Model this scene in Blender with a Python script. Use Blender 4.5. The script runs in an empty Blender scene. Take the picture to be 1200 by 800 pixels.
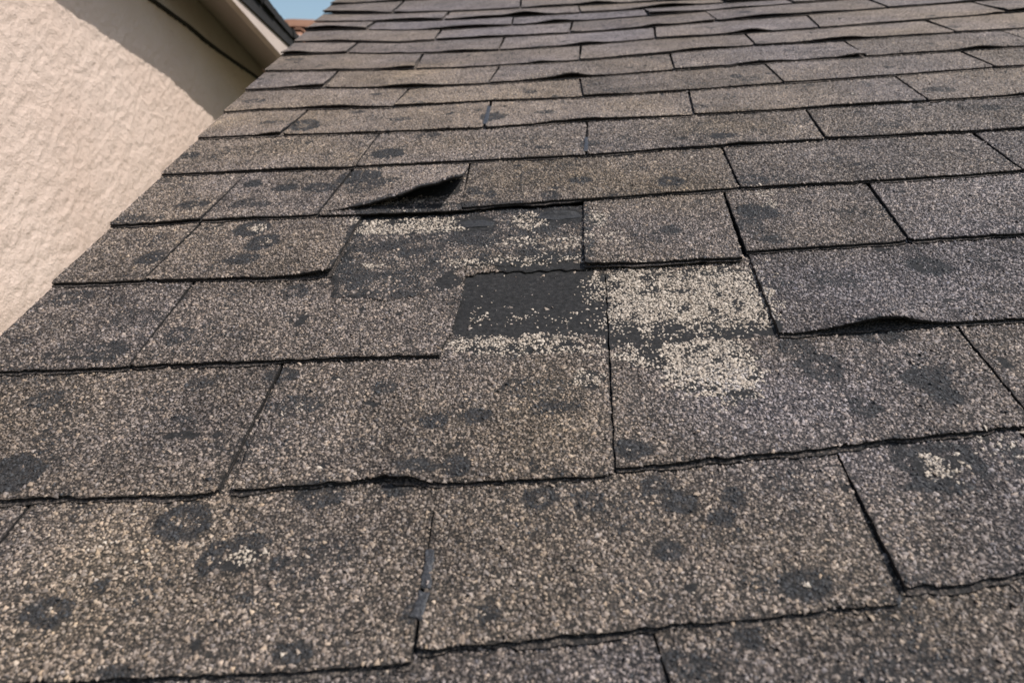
"""A weathered, hail-pocked shingle roof beside a stucco wall with an eave, seen close from just above the shingles."""
import bpy, math, random
import numpy as np
from mathutils import Matrix, Vector

random.seed(7)
rng = np.random.default_rng(11)
scene = bpy.context.scene
COL = scene.collection

# ------------------------------------------------------------------ measured frame (metres)
CAM_HEIGHT = 0.345
PITCH = 0.394444
CAM_AXES = [[0.99755, 0.056154, -0.041716], [0.027844, 0.228327, 0.973186], [0.064173, -0.971964, 0.226204]]
RAKE = [-0.5289, 0.6014, -0.07267]     # u0, v0, du/dv of the left rake edge
RAKE_DIR = [-0.0785, 0.9969, 0.0]
RAKE_SIDE = [0.9969, 0.0785, 0.0]
RAKE_ORIGIN = [-0.5289, 0.5552, 3.2311]

Z0 = 3.0
SUN = Vector((0.5767, -0.0568, 0.8150)).normalized()

# ------------------------------------------------------------------ camera, sky, sun, exposure
cam = bpy.data.cameras.new("camera")
cam.lens, cam.sensor_width = 24.0, 36.0
cam.clip_start, cam.clip_end = 0.01, 2000.0
cam.dof.use_dof = True
cam.dof.focus_distance = 0.64
cam.dof.aperture_fstop = 8.0
camera = bpy.data.objects.new("camera", cam)
COL.objects.link(camera)
x, y, z = (Vector(a) for a in CAM_AXES)
pos = Vector((0.0, -CAM_HEIGHT * math.sin(PITCH), Z0 + CAM_HEIGHT * math.cos(PITCH)))
camera.matrix_world = Matrix(((x[0], y[0], z[0], pos[0]), (x[1], y[1], z[1], pos[1]),
                              (x[2], y[2], z[2], pos[2]), (0, 0, 0, 1)))
scene.camera = camera

world = bpy.data.worlds.new("World")
scene.world = world
world.use_nodes = True
wn = world.node_tree
sky = wn.nodes.new("ShaderNodeTexSky")
sky.sky_type = 'NISHITA'
sky.sun_disc = False
sky.sun_elevation = math.asin(SUN.z)
sky.sun_rotation = math.atan2(SUN.x, SUN.y)
sky.dust_density = 2.0
sky.air_density = 1.5
sky.ozone_density = 2.6
wn.links.new(sky.outputs[0], wn.nodes["Background"].inputs[0])
wn.nodes["Background"].inputs[1].default_value = 0.12

sl = bpy.data.lights.new("sun", 'SUN')
sl.energy, sl.angle, sl.color = 3.8, math.radians(0.55), (1.0, 0.962, 0.915)
sun = bpy.data.objects.new("sun", sl)
COL.objects.link(sun)
sun.rotation_euler = SUN.to_track_quat('Z', 'Y').to_euler()

scene.view_settings.view_transform = 'Standard'
scene.view_settings.look = 'None'
scene.view_settings.exposure = 0.22
scene.view_settings.gamma = 1.0

# ------------------------------------------------------------------ traced layout, in roof metres (u along the courses, v up the slope)
TRACED = [
    {'row': 0, 'rakeL': 1, 'butt': [[-0.4978, 0.1742], [-0.363, 0.1742]], 'tr': [-0.3648, 0.2961]},
    {'row': 0, 'butt': [[-0.3582, 0.1743], [-0.252, 0.1788], [-0.1613, 0.1833], [-0.0813, 0.1885]], 'tl': [-0.3624, 0.296], 'tr': [-0.0828, 0.3011]},
    {'row': 0, 'butt': [[-0.0777, 0.1951], [-0.0096, 0.2023], [0.0542, 0.2096], [0.1808, 0.2229]], 'tl': [-0.0822, 0.3011], 'tr': [0.1877, 0.3313]},
    {'row': 0, 'butt': [[0.1883, 0.2312], [0.2241, 0.2347], [0.2347, 0.2379], [0.2547, 0.2416], [0.318, 0.2494]], 'tl': [0.1886, 0.332]},
    {'row': 1, 'rakeL': 1, 'butt': [[-0.5073, 0.3051], [-0.3849, 0.3051], [-0.2329, 0.307]], 'tr': [-0.2352, 0.4404]},
    {'row': 1, 'bump': [[-0.1091, 0.016, 0.005]], 'label': 'shingle with a bare black patch above its granules', 'butt': [[-0.2224, 0.3106], [-0.1712, 0.3142], [-0.1191, 0.3186], [-0.0892, 0.3142], [-0.0546, 0.3143], [-0.009, 0.3164], [0.0352, 0.3186]], 'tl': [-0.2318, 0.4414], 'tr': [0.0433, 0.4566], 'vext': 0.6178},
    {'row': 1, 'label': 'shingle with pale worn patches at its upper left', 'butt': [[0.0385, 0.3239], [0.1176, 0.3331], [0.1995, 0.3432], [0.2587, 0.3508], [0.3261, 0.3599]], 'tl': [0.0447, 0.4566], 'tr': [0.3331, 0.4805], 'vext': 0.6214},
    {'row': 1, 'butt': [[0.3284, 0.359], [0.4129, 0.3668]], 'tl': [0.3357, 0.4803]},
    {'row': 2, 'rakeL': 1, 'butt': [[-0.518, 0.4514], [-0.4841, 0.4514], [-0.3696, 0.4515]], 'tr': [-0.376, 0.591]},
    {'row': 2, 'label': 'torn shingle with its right tab ripped away', 'torn': 1, 'butt': [[-0.3669, 0.4538], [-0.2342, 0.4566], [-0.0982, 0.4579], [-0.0969, 0.4712], [-0.0919, 0.4862], [-0.0902, 0.513], [-0.0879, 0.5463], [-0.0881, 0.5928], [-0.0766, 0.6006], [-0.0249, 0.6022], [0.0351, 0.6031]], 'tl': [-0.373, 0.5925], 'vext': 0.7594, 'tr': [0.0367, 0.7408]},
    {'row': 2, 'bump': [[0.2723, 0.036, 0.0105]], 'label': 'shingle with its lower edge lifted in a bump', 'butt': [[0.1875, 0.4737], [0.23, 0.4765], [0.3116, 0.4823], [0.389, 0.4871], [0.4799, 0.4924]], 'tl': [0.196, 0.6105]},
    {'row': 3, 'rakeL': 1, 'butt': [[-0.5289, 0.6014], [-0.5289, 0.6014], [-0.4297, 0.6019]], 'tr': [-0.4294, 0.749]},
    {'row': 3, 'bump': [[-0.2288, 0.03, 0.002]], 'side': 0.004, 'butt': [[-0.4267, 0.6034], [-0.3616, 0.6009], [-0.3063, 0.5989], [-0.2655, 0.598], [-0.2288, 0.6007]], 'tl': [-0.425, 0.7486], 'tr': [-0.2286, 0.7474]},
    {'row': 3, 'bump': [[0.0316, 0.03, 0.002]], 'butt': [[0.0316, 0.6017], [0.0945, 0.6041], [0.1869, 0.6061]], 'tl': [0.0374, 0.7557], 'tr': [0.2024, 0.7637]},
    {'row': 3, 'butt': [[0.1947, 0.6179], [0.2707, 0.6229], [0.3536, 0.6291]], 'tl': [0.2053, 0.7634], 'tr': [0.3712, 0.7785]},
    {'row': 3, 'butt': [[0.3584, 0.6306], [0.4696, 0.6345], [0.5608, 0.638]], 'tl': [0.3759, 0.7806]},
    {'row': 4, 'bump': [[-0.4424, 0.03, 0.002]], 'rakeL': 1, 'butt': [[-0.5391, 0.7418], [-0.5436, 0.7418], [-0.4839, 0.7412], [-0.429, 0.7458]], 'tr': [-0.4277, 0.8912]},
    {'row': 4, 'butt': [[-0.4245, 0.7454], [-0.3578, 0.7464], [-0.2841, 0.7468]], 'tl': [-0.425, 0.894], 'tr': [-0.2764, 0.8956]},
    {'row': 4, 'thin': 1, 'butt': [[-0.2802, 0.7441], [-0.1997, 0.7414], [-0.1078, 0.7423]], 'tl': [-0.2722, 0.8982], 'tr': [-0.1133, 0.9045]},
    {'row': 4, 'curl': 0.038, 'label': 'shingle tab curled up at its right corner', 'butt': [[-0.2796, 0.7536], [-0.202, 0.7535], [-0.1074, 0.7493]], 'tl': [-0.271, 0.8981], 'tr': [-0.1121, 0.9044]},
    {'row': 4, 'butt': [[-0.1074, 0.7493], [0.0438, 0.7612], [0.2214, 0.7753]], 'tl': [-0.1097, 0.9041], 'tr': [0.2293, 0.8908]},
    {'row': 4, 'butt': [[0.2253, 0.7749], [0.3557, 0.7787], [0.4549, 0.7832], [0.5512, 0.7906]], 'tl': [0.2326, 0.8904], 'tr': [0.5641, 0.9244]},
    {'row': 4, 'butt': [[0.5548, 0.7902], [0.6808, 0.7939]], 'tl': [0.5697, 0.927]},
    {'row': 5, 'bump': [[-0.3643, 0.05, 0.002]], 'rakeL': 1, 'butt': [[-0.5508, 0.9026], [-0.5573, 0.9026], [-0.412, 0.9017], [-0.2714, 0.8978]], 'tr': [-0.2671, 1.029]},
    {'row': 5, 'butt': [[-0.2684, 0.9006], [-0.0998, 0.9025], [0.0459, 0.9036]], 'tl': [-0.2644, 1.0286], 'tr': [0.0554, 1.0416]},
    {'row': 5, 'butt': [[0.0504, 0.903], [0.1794, 0.9157], [0.3685, 0.9236]], 'tl': [0.0579, 1.0413], 'tr': [0.3847, 1.052]},
    {'row': 5, 'butt': [[0.3739, 0.9263], [0.5094, 0.9278], [0.6317, 0.9308], [0.7091, 0.9333]], 'tl': [0.3883, 1.0514]},
    {'row': 6, 'bump': [[-0.4299, 0.03, 0.004]], 'label': 'tan shingle with a lifted right corner', 'rakeL': 1, 'butt': [[-0.562, 1.0565], [-0.5753, 1.0565], [-0.4256, 1.0517]], 'tr': [-0.4218, 1.1898]},
    {'row': 6, 'butt': [[-0.4198, 1.0509], [-0.3112, 1.0436], [-0.1036, 1.0376]], 'tl': [-0.417, 1.189], 'tr': [-0.101, 1.1806]},
    {'row': 6, 'bump': [[0.0597, 0.05, 0.003]], 'butt': [[-0.0983, 1.0368], [0.0532, 1.0504], [0.2155, 1.05]], 'tl': [-0.0966, 1.1799], 'tr': [0.2322, 1.1918]},
    {'row': 6, 'butt': [[0.2212, 1.0532], [0.3805, 1.0569], [0.564, 1.0646]], 'tl': [0.2364, 1.1911], 'tr': [0.5772, 1.215]},
    {'row': 6, 'butt': [[0.5686, 1.0639], [0.7079, 1.0702], [0.7942, 1.0725]], 'tl': [0.581, 1.2142]},
    {'row': 7, 'rakeL': 1, 'butt': [[-0.5716, 1.1885], [-0.5813, 1.1885], [-0.5048, 1.1953], [-0.4244, 1.1888], [-0.3443, 1.1777], [-0.2666, 1.1699]], 'tr': [-0.2587, 1.2969]},
    {'row': 7, 'butt': [[-0.2622, 1.1701], [-0.1826, 1.1752], [-0.1032, 1.179], [-0.0239, 1.1747], [0.0542, 1.1707]], 'tl': [-0.2538, 1.296], 'tr': [0.0545, 1.3119]},
    {'row': 7, 'butt': [[0.0585, 1.171], [0.1412, 1.1754], [0.2236, 1.1799], [0.3063, 1.1873], [0.3892, 1.1946]], 'tl': [0.0592, 1.311], 'tr': [0.3946, 1.3388]},
    {'row': 7, 'butt': [[0.3935, 1.195], [0.4803, 1.2002], [0.5671, 1.2061], [0.655, 1.2145], [0.743, 1.2228]], 'tl': [0.399, 1.3379]},
    {'row': 7, 'butt': [[0.7472, 1.223], [0.8231, 1.2243], [0.8986, 1.2255], [0.9735, 1.2267], [1.0479, 1.2279]]},
    {'row': 8, 'rakeL': 1, 'butt': [[-0.5818, 1.3299], [-0.5783, 1.3299], [-0.5404, 1.3281], [-0.5028, 1.3264], [-0.4654, 1.3246], [-0.4271, 1.3188]], 'tr': [-0.4332, 1.4463]},
    {'row': 8, 'butt': [[-0.4218, 1.3177], [-0.3401, 1.3001], [-0.2611, 1.2853], [-0.1858, 1.2846], [-0.1111, 1.2841]], 'tl': [-0.4276, 1.4452], 'tr': [-0.0979, 1.4171]},
    {'row': 8, 'butt': [[-0.1064, 1.2844], [-0.0231, 1.2887], [0.0599, 1.293], [0.1431, 1.3007], [0.2265, 1.3091]], 'tl': [-0.0928, 1.416], 'tr': [0.2393, 1.4455]},
    {'row': 8, 'butt': [[0.2311, 1.3096], [0.318, 1.319], [0.4051, 1.3285], [0.491, 1.3331], [0.575, 1.3331]], 'tl': [0.2441, 1.4444], 'tr': [0.5824, 1.4652]},
    {'row': 8, 'butt': [[0.5795, 1.3332], [0.6569, 1.3372], [0.7339, 1.3407], [0.8104, 1.3438], [0.8865, 1.3469]], 'tl': [0.5869, 1.4641]},
    {'row': 8, 'butt': [[0.8911, 1.347], [0.9651, 1.35], [1.0388, 1.353], [1.1122, 1.356], [1.1854, 1.3589]]},
    {'row': 9, 'rakeL': 1, 'butt': [[-0.592, 1.4694], [-0.5881, 1.4694], [-0.5051, 1.4558], [-0.4239, 1.4426], [-0.3447, 1.4305], [-0.2675, 1.4199]], 'tr': [-0.2729, 1.5616]},
    {'row': 9, 'butt': [[-0.2622, 1.4194], [-0.1801, 1.4106], [-0.0999, 1.4108], [-0.0203, 1.4131], [0.059, 1.4153]], 'tl': [-0.2671, 1.5603], 'tr': [0.0687, 1.5594]},
    {'row': 9, 'butt': [[0.064, 1.4154], [0.1493, 1.4248], [0.2355, 1.4384], [0.3218, 1.4493], [0.4084, 1.4596]], 'tl': [0.0741, 1.5581], 'tr': [0.4168, 1.5858]},
    {'row': 9, 'butt': [[0.4134, 1.4599], [0.5093, 1.4603], [0.6063, 1.4659], [0.7031, 1.4714], [0.799, 1.4759]], 'tl': [0.4218, 1.5845]},
    {'row': 9, 'butt': [[0.8039, 1.476], [0.8881, 1.4778], [0.9718, 1.4797], [1.055, 1.4815], [1.1378, 1.4833]]},
    {'row': 10, 'rakeL': 1, 'butt': [[-0.6025, 1.6137], [-0.6108, 1.6137], [-0.5698, 1.6094], [-0.529, 1.6052], [-0.4886, 1.6009], [-0.4484, 1.5965]], 'tr': [-0.4493, 1.7187]},
    {'row': 10, 'butt': [[-0.4422, 1.5945], [-0.3526, 1.5663], [-0.2681, 1.5511], [-0.1863, 1.5445], [-0.1058, 1.5387]], 'tl': [-0.4427, 1.7171], 'tr': [-0.1011, 1.6673]},
    {'row': 10, 'butt': [[-0.1003, 1.5389], [-0.0187, 1.5413], [0.0626, 1.5437], [0.1441, 1.5524], [0.2266, 1.5674]], 'tl': [-0.0951, 1.6658], 'tr': [0.2415, 1.694]},
    {'row': 10, 'butt': [[0.232, 1.5675], [0.3168, 1.5691], [0.4012, 1.5706], [0.4851, 1.5722], [0.5696, 1.577]], 'tl': [0.2471, 1.6925], 'tr': [0.5902, 1.7287]},
    {'row': 10, 'butt': [[0.575, 1.5776], [0.674, 1.589], [0.7733, 1.6004], [0.8731, 1.6119], [0.9733, 1.6234]], 'tl': [0.5954, 1.7272]},
    {'row': 10, 'butt': [[0.9788, 1.624], [1.0701, 1.6345], [1.1617, 1.6451], [1.2537, 1.6557], [1.346, 1.6663]]},
    {'row': 11, 'rakeL': 1, 'butt': [[-0.6121, 1.7461], [-0.5964, 1.7461], [-0.5076, 1.7205], [-0.4209, 1.6927], [-0.3371, 1.6649], [-0.2599, 1.667]]},
    {'row': 11, 'butt': [[-0.2539, 1.6669], [-0.1776, 1.6663], [-0.1017, 1.6657], [-0.0264, 1.6651], [0.0484, 1.6645]], 'tr': [0.0593, 1.8127]},
    {'row': 11, 'butt': [[0.0542, 1.6645], [0.1354, 1.6672], [0.2173, 1.6786], [0.2996, 1.6901], [0.3824, 1.7017]], 'tl': [0.0654, 1.8109]},
    {'row': 11, 'butt': [[0.3883, 1.7025], [0.4845, 1.7125], [0.5803, 1.7205], [0.6768, 1.7303], [0.7735, 1.74]]},
    {'row': 11, 'butt': [[0.7793, 1.7406], [0.8713, 1.7499], [0.9635, 1.7593], [1.0559, 1.7686], [1.1484, 1.778]]},
    {'row': 12, 'rakeL': 1, 'butt': [[-0.6216, 1.877], [-0.6168, 1.877], [-0.5771, 1.8722], [-0.5377, 1.8675], [-0.4975, 1.8583], [-0.4563, 1.8419]]},
    {'row': 12, 'butt': [[-0.4491, 1.839], [-0.3521, 1.8017], [-0.2615, 1.785], [-0.1744, 1.7861], [-0.0878, 1.7873]]},
    {'row': 12, 'butt': [[-0.0816, 1.7874], [-0.0006, 1.7884], [0.08, 1.7895], [0.1606, 1.7957], [0.2417, 1.8069]]},
    {'row': 12, 'butt': [[0.248, 1.8077], [0.3347, 1.8191], [0.4217, 1.8306], [0.5092, 1.8421], [0.5971, 1.8537]]},
    {'row': 12, 'butt': [[0.6034, 1.8545], [0.7023, 1.8675], [0.8017, 1.8806], [0.9016, 1.8937], [1.002, 1.9069]]},
    {'row': 13, 'rakeL': 1, 'butt': [[-0.6296, 1.987], [-0.6246, 1.987], [-0.5309, 1.9604], [-0.4401, 1.9345], [-0.3524, 1.9131], [-0.268, 1.9005]]},
    {'row': 13, 'butt': [[-0.2612, 1.8995], [-0.1742, 1.8927], [-0.0884, 1.8917], [-0.0033, 1.8907], [0.0813, 1.8897]]},
    {'row': 13, 'butt': [[0.0877, 1.8896], [0.1772, 1.8921], [0.2667, 1.8973], [0.356, 1.9025], [0.4452, 1.9077]]},
    {'row': 13, 'butt': [[0.4516, 1.9081], [0.5513, 1.9139], [0.6507, 1.9197], [0.75, 1.9255], [0.8491, 1.9312]]},
    {'row': 14, 'rakeL': 1, 'butt': [[-0.6386, 2.1105], [-0.6386, 2.1105], [-0.5839, 2.0912], [-0.5302, 2.0722], [-0.4776, 2.0536], [-0.426, 2.0354]]},
    {'row': 14, 'butt': [[-0.4184, 2.0327], [-0.3297, 2.0198], [-0.243, 2.0129], [-0.1575, 2.007], [-0.0729, 2.0027]]},
    {'row': 14, 'butt': [[-0.0661, 2.0024], [0.0233, 1.9979], [0.1117, 1.9935], [0.1992, 1.9892], [0.2858, 1.9848]]},
    {'row': 14, 'butt': [[0.2924, 1.9845], [0.3944, 1.9794], [0.4952, 1.9744], [0.5948, 1.9694], [0.6932, 1.9645]]},
]
SPOTS = [
    (-0.2976, 0.2189, 0.0146, 0.01, 1), (-0.1453, 0.1944, 0.0103, 0.0068, 1), (-0.2368, 0.1819, 0.0104, 0.0046, 0.9), (-0.2477, 0.2866, 0.0198, 0.016, 0.75),
    (-0.2169, 0.2577, 0.0077, 0.0143, 0.8), (-0.1979, 0.2684, 0.0144, 0.006, 0.6), (-0.172, 0.253, 0.0064, 0.0062, 0.8), (-0.1615, 0.307, 0.0165, 0.0099, 0.85),
    (-0.11, 0.3121, 0.0105, 0.0061, 0.9), (-0.0137, 0.3023, 0.0134, 0.0103, 0.7), (0.0183, 0.2982, 0.011, 0.0101, 0.5), (0.0627, 0.3119, 0.01, 0.009, 0.8),
    (0.0752, 0.2965, 0.0118, 0.01, 0.8), (0.1119, 0.3002, 0.008, 0.0086, 0.7), (0.0995, 0.2845, 0.0083, 0.0081, 0.85), (0.0633, 0.2595, 0.01, 0.0068, 0.85),
    (0.1072, 0.2702, 0.003, 0.0032, 0.8), (0.1349, 0.2337, 0.0158, 0.0105, 1), (-0.0405, 0.2183, 0.0072, 0.0064, 0.6), (-0.0848, 0.2184, 0.0044, 0.0075, 0.9),
    (0.0966, 0.2066, 0.008, 0.0079, 0.7), (-0.2763, 0.2369, 0.0064, 0.0047, 0.6), (0.0605, 0.1911, 0.013, 0.0074, 0.7), (-0.092, 0.3765, 0.0097, 0.0086, 0.75),
    (-0.0603, 0.3822, 0.0104, 0.0097, 0.75), (-0.0712, 0.33, 0.0107, 0.0106, 0.8), (-0.0989, 0.3274, 0.0144, 0.0065, 0.9), (0.0501, 0.3411, 0.014, 0.01, 0.8),
    (-0.3925, 0.3269, 0.0248, 0.0206, 0.75), (-0.4204, 0.414, 0.015, 0.0134, 0.5), (-0.2968, 0.4315, 0.0112, 0.0092, 0.5), (-0.2067, 0.3986, 0.0194, 0.0125, 0.5),
    (-0.1393, 0.4202, 0.0112, 0.0077, 0.6), (-0.2303, 0.4403, 0.0148, 0.0094, 0.7), (0.2062, 0.4317, 0.0161, 0.0176, 0.65), (0.2786, 0.412, 0.0171, 0.0154, 0.8),
    (0.2819, 0.3921, 0.0118, 0.0115, 0.75), (0.2205, 0.3819, 0.0101, 0.0103, 0.8), (0.2668, 0.4704, 0.0214, 0.0109, 0.9), (0.1946, 0.4594, 0.0148, 0.0143, 0.6),
    (0.2305, 0.3313, 0.0087, 0.0192, 0.85), (0.241, 0.3086, 0.0228, 0.0065, 0.85), (0.2718, 0.3265, 0.0069, 0.0156, 0.85), (0.2561, 0.3418, 0.0197, 0.0048, 0.7),
    (0.3019, 0.3296, 0.0074, 0.0141, 0.6), (-0.3544, 0.7238, 0.0203, 0.0213, 0.9), (-0.329, 0.6829, 0.0204, 0.0217, 0.9), (-0.3363, 0.6401, 0.0195, 0.0138, 0.7),
    (-0.4457, 0.6537, 0.0153, 0.0164, 0.7), (-0.4017, 0.8581, 0.0135, 0.0152, 0.85), (-0.3507, 0.8386, 0.0167, 0.0146, 0.95), (-0.3033, 0.8336, 0.0211, 0.0174, 0.9),
    (-0.4561, 0.7929, 0.0211, 0.0135, 0.7), (-0.3956, 0.7871, 0.0104, 0.0133, 0.6), (-0.3669, 0.7844, 0.0148, 0.0105, 0.6), (-0.3446, 0.4974, 0.0124, 0.0154, 0.55),
    (-0.3986, 0.4763, 0.0195, 0.016, 0.65), (-0.4931, 0.5766, 0.0227, 0.0156, 0.5), (-0.2595, 0.5738, 0.016, 0.0151, 0.5), (0.355, 0.5806, 0.0219, 0.0178, 0.85),
    (0.2264, 0.7124, 0.0219, 0.0221, 0.8), (0.2127, 0.6754, 0.0176, 0.0204, 0.5), (0.226, 0.6411, 0.0135, 0.0112, 0.6), (0.1264, 0.6746, 0.0126, 0.0122, 0.6),
    (-0.2592, 0.866, 0.0286, 0.0246, 0.75), (-0.2214, 0.8389, 0.0231, 0.0145, 0.6), (-0.2393, 0.827, 0.0343, 0.0258, 0.35), (0.0363, 0.8196, 0.0149, 0.0109, 0.9),
    (0.1456, 0.8025, 0.0163, 0.0158, 0.8), (-0.0754, 0.7864, 0.0085, 0.013, 0.8), (-0.0966, 0.7989, 0.0108, 0.0133, 0.6), (-0.0019, 0.7741, 0.0103, 0.0126, 0.8),
    (-0.3992, 1.0949, 0.0266, 0.0315, 1.0), (-0.233, 0.9446, 0.0241, 0.021, 0.9), (-0.0055, 1.0997, 0.0163, 0.0131, 0.7), (-0.0898, 1.087, 0.0206, 0.0217, 0.9),
    (0.2388, 0.9516, 0.0182, 0.0136, 0.8), (0.0539, 0.9453, 0.0142, 0.0137, 0.6), (0.6366, 1.0231, 0.0153, 0.015, 0.6), (0.6064, 1.114, 0.0213, 0.0173, 0.6),
    (0.2417, 0.7948, 0.0197, 0.0155, 0.6), (0.4113, 0.5965, 0.0152, 0.0116, 0.3), (0.2633, 0.5614, 0.0227, 0.0187, 0.3), (-0.4029, 0.5327, 0.0263, 0.0186, 0.25),
    (-0.0222, 0.4159, 0.0269, 0.0151, 0.25), (-0.0024, 0.39, 0.018, 0.0099, 0.45), (-0.2209, 0.3502, 0.0257, 0.0144, 0.2), (-0.5123, 0.7512, 0.0342, 0.0151, 0.4),
    (-0.1878, 1.0209, 0.0187, 0.0157, 0.4), (-0.4606, 1.121, 0.0214, 0.0139, 0.5), (-0.5448, 0.9762, 0.0196, 0.0188, 0.6), (-0.5355, 1.2517, 0.0204, 0.0167, 0.6),
    (0.1108, 1.1919, 0.0212, 0.0149, 0.4), (0.3465, 1.226, 0.0219, 0.0206, 0.4), (0.4699, 0.9651, 0.0174, 0.0137, 0.4), (-0.0347, 1.2175, 0.0149, 0.0155, 0.6),
    (0.2344, 1.0877, 0.0127, 0.0127, 0.6), (-0.5589, 1.5686, 0.0206, 0.0162, 0.7), (-0.2409, 1.1013, 0.0201, 0.0133, 0.5),
]
BALD_AND_SHADE = [
    (-0.0243, 0.5501, 0.0706, 0.0659, 6, 1), (-0.1047, 0.582, 0.0146, 0.0169, 2, 1), (-0.0079, 0.6008, 0.0511, 0.0175, 4, 0.7), (-0.0907, 0.7144, 0.0258, 0.0228, 2.4, 0.97),
    (0.0076, 0.728, 0.0274, 0.0232, 2.4, 0.97), (0.1146, 0.4931, 0.0744, 0.0186, 4, 0.9), (0.064, 0.4728, 0.0285, 0.0125, 2, 0.6), (0.0251, 0.4227, 0.0148, 0.0109, 2, 0.6),
    (-0.0708, 0.5191, 0.0189, 0.0293, 3, 0.9), (-0.1733, 0.8201, 0.0536, 0.0341, 3, 1), (0.1333, 0.5392, 0.0681, 0.0629, 4, 0.25),  # bald patches, plus black painted in for the shaded void under the curled tab
]
PALE = [
    (0.1192, 0.5475, 0.0767, 0.0524, 4, 1), (0.1242, 0.4351, 0.0383, 0.0394, 2.2, 1), (0.0828, 0.4527, 0.0384, 0.0178, 2.2, 0.75), (-0.0305, 0.476, 0.062, 0.0141, 4, 0.75),
    (-0.1707, 0.7169, 0.0585, 0.0207, 4, 0.9), (-0.0269, 0.7198, 0.0177, 0.0229, 2, 0.9), (0.0506, 0.7107, 0.0134, 0.0223, 2, 0.5), (0.0254, 0.427, 0.0115, 0.0099, 2, 0.9),
    (0.2487, 0.3255, 0.0171, 0.0116, 2.2, 0.7), (-0.1966, 0.2544, 0.014, 0.0108, 2.2, 0.55), (-0.0405, 0.2183, 0.0033, 0.0032, 2, 0.9), (-0.2976, 0.2189, 0.0026, 0.0022, 2, 0.8),
    (-0.149, 0.1944, 0.0024, 0.0024, 2, 0.9), (0.1349, 0.2337, 0.0033, 0.0022, 2, 0.8), (0.0499, 0.3387, 0.0035, 0.0025, 2, 0.8), (-0.3458, 0.723, 0.0085, 0.0093, 2, 0.7),
    (-0.3277, 0.6849, 0.0061, 0.0064, 2, 0.7), (-0.2021, 0.3944, 0.0124, 0.0061, 2, 0.3), (0.2947, 0.3416, 0.0162, 0.0147, 2, 0.2), (-0.1869, 0.6221, 0.0129, 0.0055, 2, 0.9),
    (-0.071, 0.522, 0.0142, 0.0116, 2, 0.15), (-0.0083, 0.513, 0.0383, 0.0141, 2, 0.12), (0.0336, 0.5763, 0.0132, 0.07, 2, 0.05), (-0.2862, 0.2551, 0.0278, 0.0156, 2, 0.1),
    (0.0016, 0.6608, 0.0635, 0.016, 3, 0.35), (-0.0431, 0.6227, 0.0703, 0.0092, 3, 0.5), (0.2502, 0.7685, 0.0154, 0.0147, 2, 0.3), (0.2505, 0.7326, 0.0093, 0.0114, 2, 0.6),
]
TONE = [
    (0.2542, 0.9963, 0.1495, 0.0689, 1.2), (-0.4059, 0.9943, 0.1217, 0.0551, 0.9), (-0.5261, 1.1396, 0.0779, 0.0591, 0.9), (-0.1304, 0.9693, 0.1363, 0.052, 0.8),
    (-0.0088, 0.4001, 0.0456, 0.0915, 0.7), (-0.0198, 0.259, 0.131, 0.078, 0.5), (0.2216, 0.2881, 0.045, 0.0756, 0.6), (-0.2283, 0.2367, 0.1038, 0.0586, 0.5),
    (0.1877, 0.3934, 0.1315, 0.0749, -0.9), (0.2785, 0.5604, 0.1327, 0.0655, -0.7), (0.1316, 0.6782, 0.0802, 0.0649, -0.8), (-0.0023, 1.7752, 0.8678, 0.3155, -0.8),
    (0.5608, 1.1604, 0.18, 0.3409, -0.5), (-0.322, 0.3709, 0.1014, 0.0515, -0.4), (-0.474, 0.5218, 0.0612, 0.0642, 0.3), (0.082, 0.1902, 0.1261, 0.0188, -0.3),
    (0.0574, 0.8146, 0.1444, 0.0564, 0.5), (0.3515, 0.4387, 0.0249, 0.0585, 0.4), (-0.2401, 1.3985, 0.1034, 0.0823, 0.7), (-0.1925, 0.8854, 0.0711, 0.0319, -0.5),
]
SEALANT = [
    [[-0.0827, 0.2628], [-0.0768, 0.2615], [-0.0756, 0.2331], [-0.0817, 0.2343]],
    [[-0.0821, 0.2332], [-0.0763, 0.2309], [-0.0772, 0.2128], [-0.0846, 0.2149]],
    [[-0.1036, 1.1566], [-0.0963, 1.1554], [-0.0967, 1.0509], [-0.1034, 1.0519]],
    [[0.0495, 0.9767], [0.0544, 0.976], [0.0511, 0.9148], [0.0453, 0.9155]],
]
REMNANT = [[-0.2139, 0.5552], [-0.1982, 0.5605], [-0.1821, 0.5565], [-0.1597, 0.549], [-0.1397, 0.5539], [-0.1232, 0.5545], [-0.1147, 0.5602], [-0.1155, 0.5729], [-0.1213, 0.5847], [-0.1093, 0.5923], [-0.1011, 0.6055], [-0.0917, 0.6171], [-0.0428, 0.6137], [0.0403, 0.6184], [0.0436, 0.7573], [-0.2368, 0.7647], [-0.2276, 0.6473], [-0.2306, 0.6073]]

EAVE = {
    'fascia_bottom': [[1.5777, -0.3142, 0.671], [1.9535, -0.2966, 0.5833]],
    'fascia_top': [[1.6982, -0.3142, 0.7], [2.1004, -0.2994, 0.6396]],
    'edge_bottom': [[1.6448, -0.2942, 0.6865], [2.0553, -0.28, 0.6365]],
    'edge_top': [[1.8722, -0.2942, 0.7412], [2.1853, -0.2823, 0.6861]],
    'soffit_wall': [[1.7743, -0.5, 0.7251], [2.4139, -0.5, 0.5922]],
    'frieze': [[1.4309, -0.488, 0.642], [2.257, -0.488, 0.552]],
    'wall_tl': [0.7769, -0.5, 0.485],
    'wall_bl': [0.5871, -0.5, -0.151],
    'wall_r': [2.9459, -0.5, 0.8115],
}


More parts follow.
